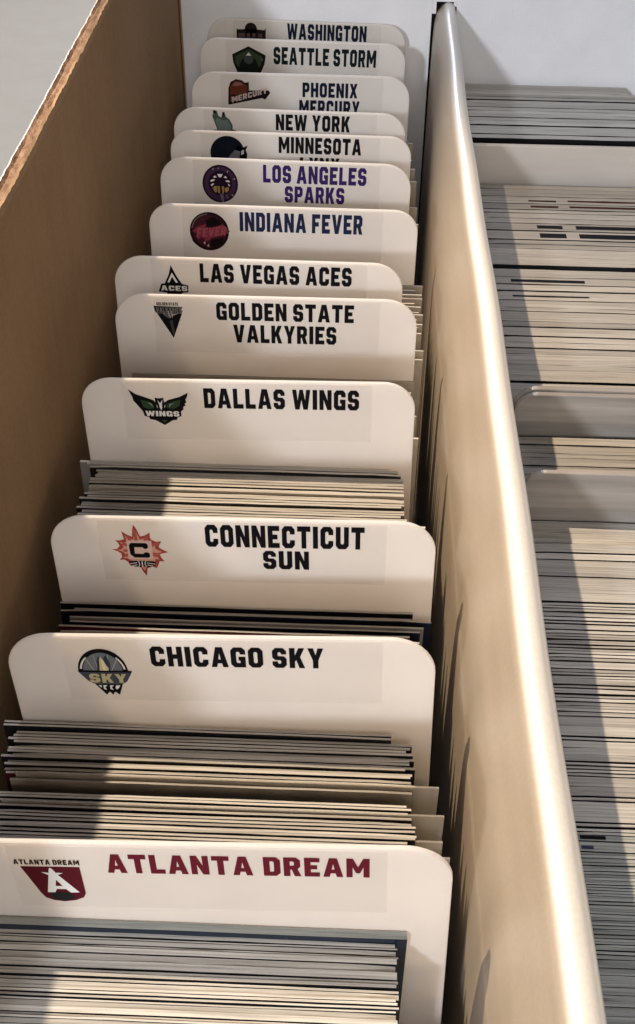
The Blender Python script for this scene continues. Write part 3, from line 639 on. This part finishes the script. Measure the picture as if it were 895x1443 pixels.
smallpack('NYL', 'MIN', 2, -48, 'trading card on edge hidden between the New York and Minnesota dividers', 'cards packed behind the Minnesota divider', {0: (-46, 17.8)})
smallpack('PHX', 'NYL', 4, -47, 'trading card on edge hidden between the Phoenix and New York dividers', 'cards packed behind the New York divider', {0: (-46, 17.4), 3: (-46, 17.6)})
smallpack('SEA', 'PHX', 5, -50, 'trading card on edge hidden between the Seattle and Phoenix dividers', 'cards packed behind the Phoenix divider', {3: (-56.5, 7), 4: (-56.3, 7.2)})
smallpack('WAS', 'SEA', 2, -49, 'trading card on edge hidden between the Washington and Seattle dividers', 'cards packed behind the Seattle divider')

# --- right row
XR0, XR1 = 33.2, 96.7
def blank(s, ztop, label, t=1.4, x0=35.2, r=4.6, mt=M_blank):
    W2 = (97.0-x0)/2
    o = plate('blank_divider', round_rect(W2, 109+ztop, r, 6), t, mt, None, (x0+W2, s, FLOOR), bev=.2)
    return tag(o, label, 'divider', 'blank dividers standing in the right row')
LF = 'pale card edge at the far end of the right row, under the bare back panel'
LM = 'pale card edge in the middle of the right row, between the blank dividers'
LD = 'card in the dark striped run of the right row, in front of the blank dividers'
LN = 'thin greyish card edge at the near end of the right row'
GR = {LF: 'cards at the far end of the right row', LM: 'cards between the blank dividers of the right row', LD: 'cards in the striped run of the right row', LN: 'cards at the near end of the right row'}
marks = {}
def seg(hi, lo, n, label, z=-20.0, gap=.02, x1=XR1, em=M_edge, ztol=.14, mk=None, mcol=None, lb=None):
    t = (hi-lo)/n
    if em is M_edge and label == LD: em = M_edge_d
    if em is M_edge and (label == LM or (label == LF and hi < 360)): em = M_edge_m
    for k in range(n):
        sf = hi - (k+1)*t
        dx = Q(q.uniform(-.3, .3))
        o = card('trading_card', XR0+dx, x1+dx, sf+gap/2, Q(t-gap, .05) if t > .3 else t-gap, z - Q(q.uniform(0, ztol), .05), lb or label, GR[label], em, F_BLACK, rot=math.radians(q.uniform(-.06, .06)))
        if mk:
            for (sm, wd, xa, xb) in mk:
                V, F = box_geo(xa-(XR0+x1)/2-dx, xb-(XR0+x1)/2-dx, sm-wd/2-sf-gap/2, sm+wd/2-sf-gap/2, 109+z-.09, 109+z+.05)
                mesh_obj('edge_mark', V, F, [mcol or M_mark], o)
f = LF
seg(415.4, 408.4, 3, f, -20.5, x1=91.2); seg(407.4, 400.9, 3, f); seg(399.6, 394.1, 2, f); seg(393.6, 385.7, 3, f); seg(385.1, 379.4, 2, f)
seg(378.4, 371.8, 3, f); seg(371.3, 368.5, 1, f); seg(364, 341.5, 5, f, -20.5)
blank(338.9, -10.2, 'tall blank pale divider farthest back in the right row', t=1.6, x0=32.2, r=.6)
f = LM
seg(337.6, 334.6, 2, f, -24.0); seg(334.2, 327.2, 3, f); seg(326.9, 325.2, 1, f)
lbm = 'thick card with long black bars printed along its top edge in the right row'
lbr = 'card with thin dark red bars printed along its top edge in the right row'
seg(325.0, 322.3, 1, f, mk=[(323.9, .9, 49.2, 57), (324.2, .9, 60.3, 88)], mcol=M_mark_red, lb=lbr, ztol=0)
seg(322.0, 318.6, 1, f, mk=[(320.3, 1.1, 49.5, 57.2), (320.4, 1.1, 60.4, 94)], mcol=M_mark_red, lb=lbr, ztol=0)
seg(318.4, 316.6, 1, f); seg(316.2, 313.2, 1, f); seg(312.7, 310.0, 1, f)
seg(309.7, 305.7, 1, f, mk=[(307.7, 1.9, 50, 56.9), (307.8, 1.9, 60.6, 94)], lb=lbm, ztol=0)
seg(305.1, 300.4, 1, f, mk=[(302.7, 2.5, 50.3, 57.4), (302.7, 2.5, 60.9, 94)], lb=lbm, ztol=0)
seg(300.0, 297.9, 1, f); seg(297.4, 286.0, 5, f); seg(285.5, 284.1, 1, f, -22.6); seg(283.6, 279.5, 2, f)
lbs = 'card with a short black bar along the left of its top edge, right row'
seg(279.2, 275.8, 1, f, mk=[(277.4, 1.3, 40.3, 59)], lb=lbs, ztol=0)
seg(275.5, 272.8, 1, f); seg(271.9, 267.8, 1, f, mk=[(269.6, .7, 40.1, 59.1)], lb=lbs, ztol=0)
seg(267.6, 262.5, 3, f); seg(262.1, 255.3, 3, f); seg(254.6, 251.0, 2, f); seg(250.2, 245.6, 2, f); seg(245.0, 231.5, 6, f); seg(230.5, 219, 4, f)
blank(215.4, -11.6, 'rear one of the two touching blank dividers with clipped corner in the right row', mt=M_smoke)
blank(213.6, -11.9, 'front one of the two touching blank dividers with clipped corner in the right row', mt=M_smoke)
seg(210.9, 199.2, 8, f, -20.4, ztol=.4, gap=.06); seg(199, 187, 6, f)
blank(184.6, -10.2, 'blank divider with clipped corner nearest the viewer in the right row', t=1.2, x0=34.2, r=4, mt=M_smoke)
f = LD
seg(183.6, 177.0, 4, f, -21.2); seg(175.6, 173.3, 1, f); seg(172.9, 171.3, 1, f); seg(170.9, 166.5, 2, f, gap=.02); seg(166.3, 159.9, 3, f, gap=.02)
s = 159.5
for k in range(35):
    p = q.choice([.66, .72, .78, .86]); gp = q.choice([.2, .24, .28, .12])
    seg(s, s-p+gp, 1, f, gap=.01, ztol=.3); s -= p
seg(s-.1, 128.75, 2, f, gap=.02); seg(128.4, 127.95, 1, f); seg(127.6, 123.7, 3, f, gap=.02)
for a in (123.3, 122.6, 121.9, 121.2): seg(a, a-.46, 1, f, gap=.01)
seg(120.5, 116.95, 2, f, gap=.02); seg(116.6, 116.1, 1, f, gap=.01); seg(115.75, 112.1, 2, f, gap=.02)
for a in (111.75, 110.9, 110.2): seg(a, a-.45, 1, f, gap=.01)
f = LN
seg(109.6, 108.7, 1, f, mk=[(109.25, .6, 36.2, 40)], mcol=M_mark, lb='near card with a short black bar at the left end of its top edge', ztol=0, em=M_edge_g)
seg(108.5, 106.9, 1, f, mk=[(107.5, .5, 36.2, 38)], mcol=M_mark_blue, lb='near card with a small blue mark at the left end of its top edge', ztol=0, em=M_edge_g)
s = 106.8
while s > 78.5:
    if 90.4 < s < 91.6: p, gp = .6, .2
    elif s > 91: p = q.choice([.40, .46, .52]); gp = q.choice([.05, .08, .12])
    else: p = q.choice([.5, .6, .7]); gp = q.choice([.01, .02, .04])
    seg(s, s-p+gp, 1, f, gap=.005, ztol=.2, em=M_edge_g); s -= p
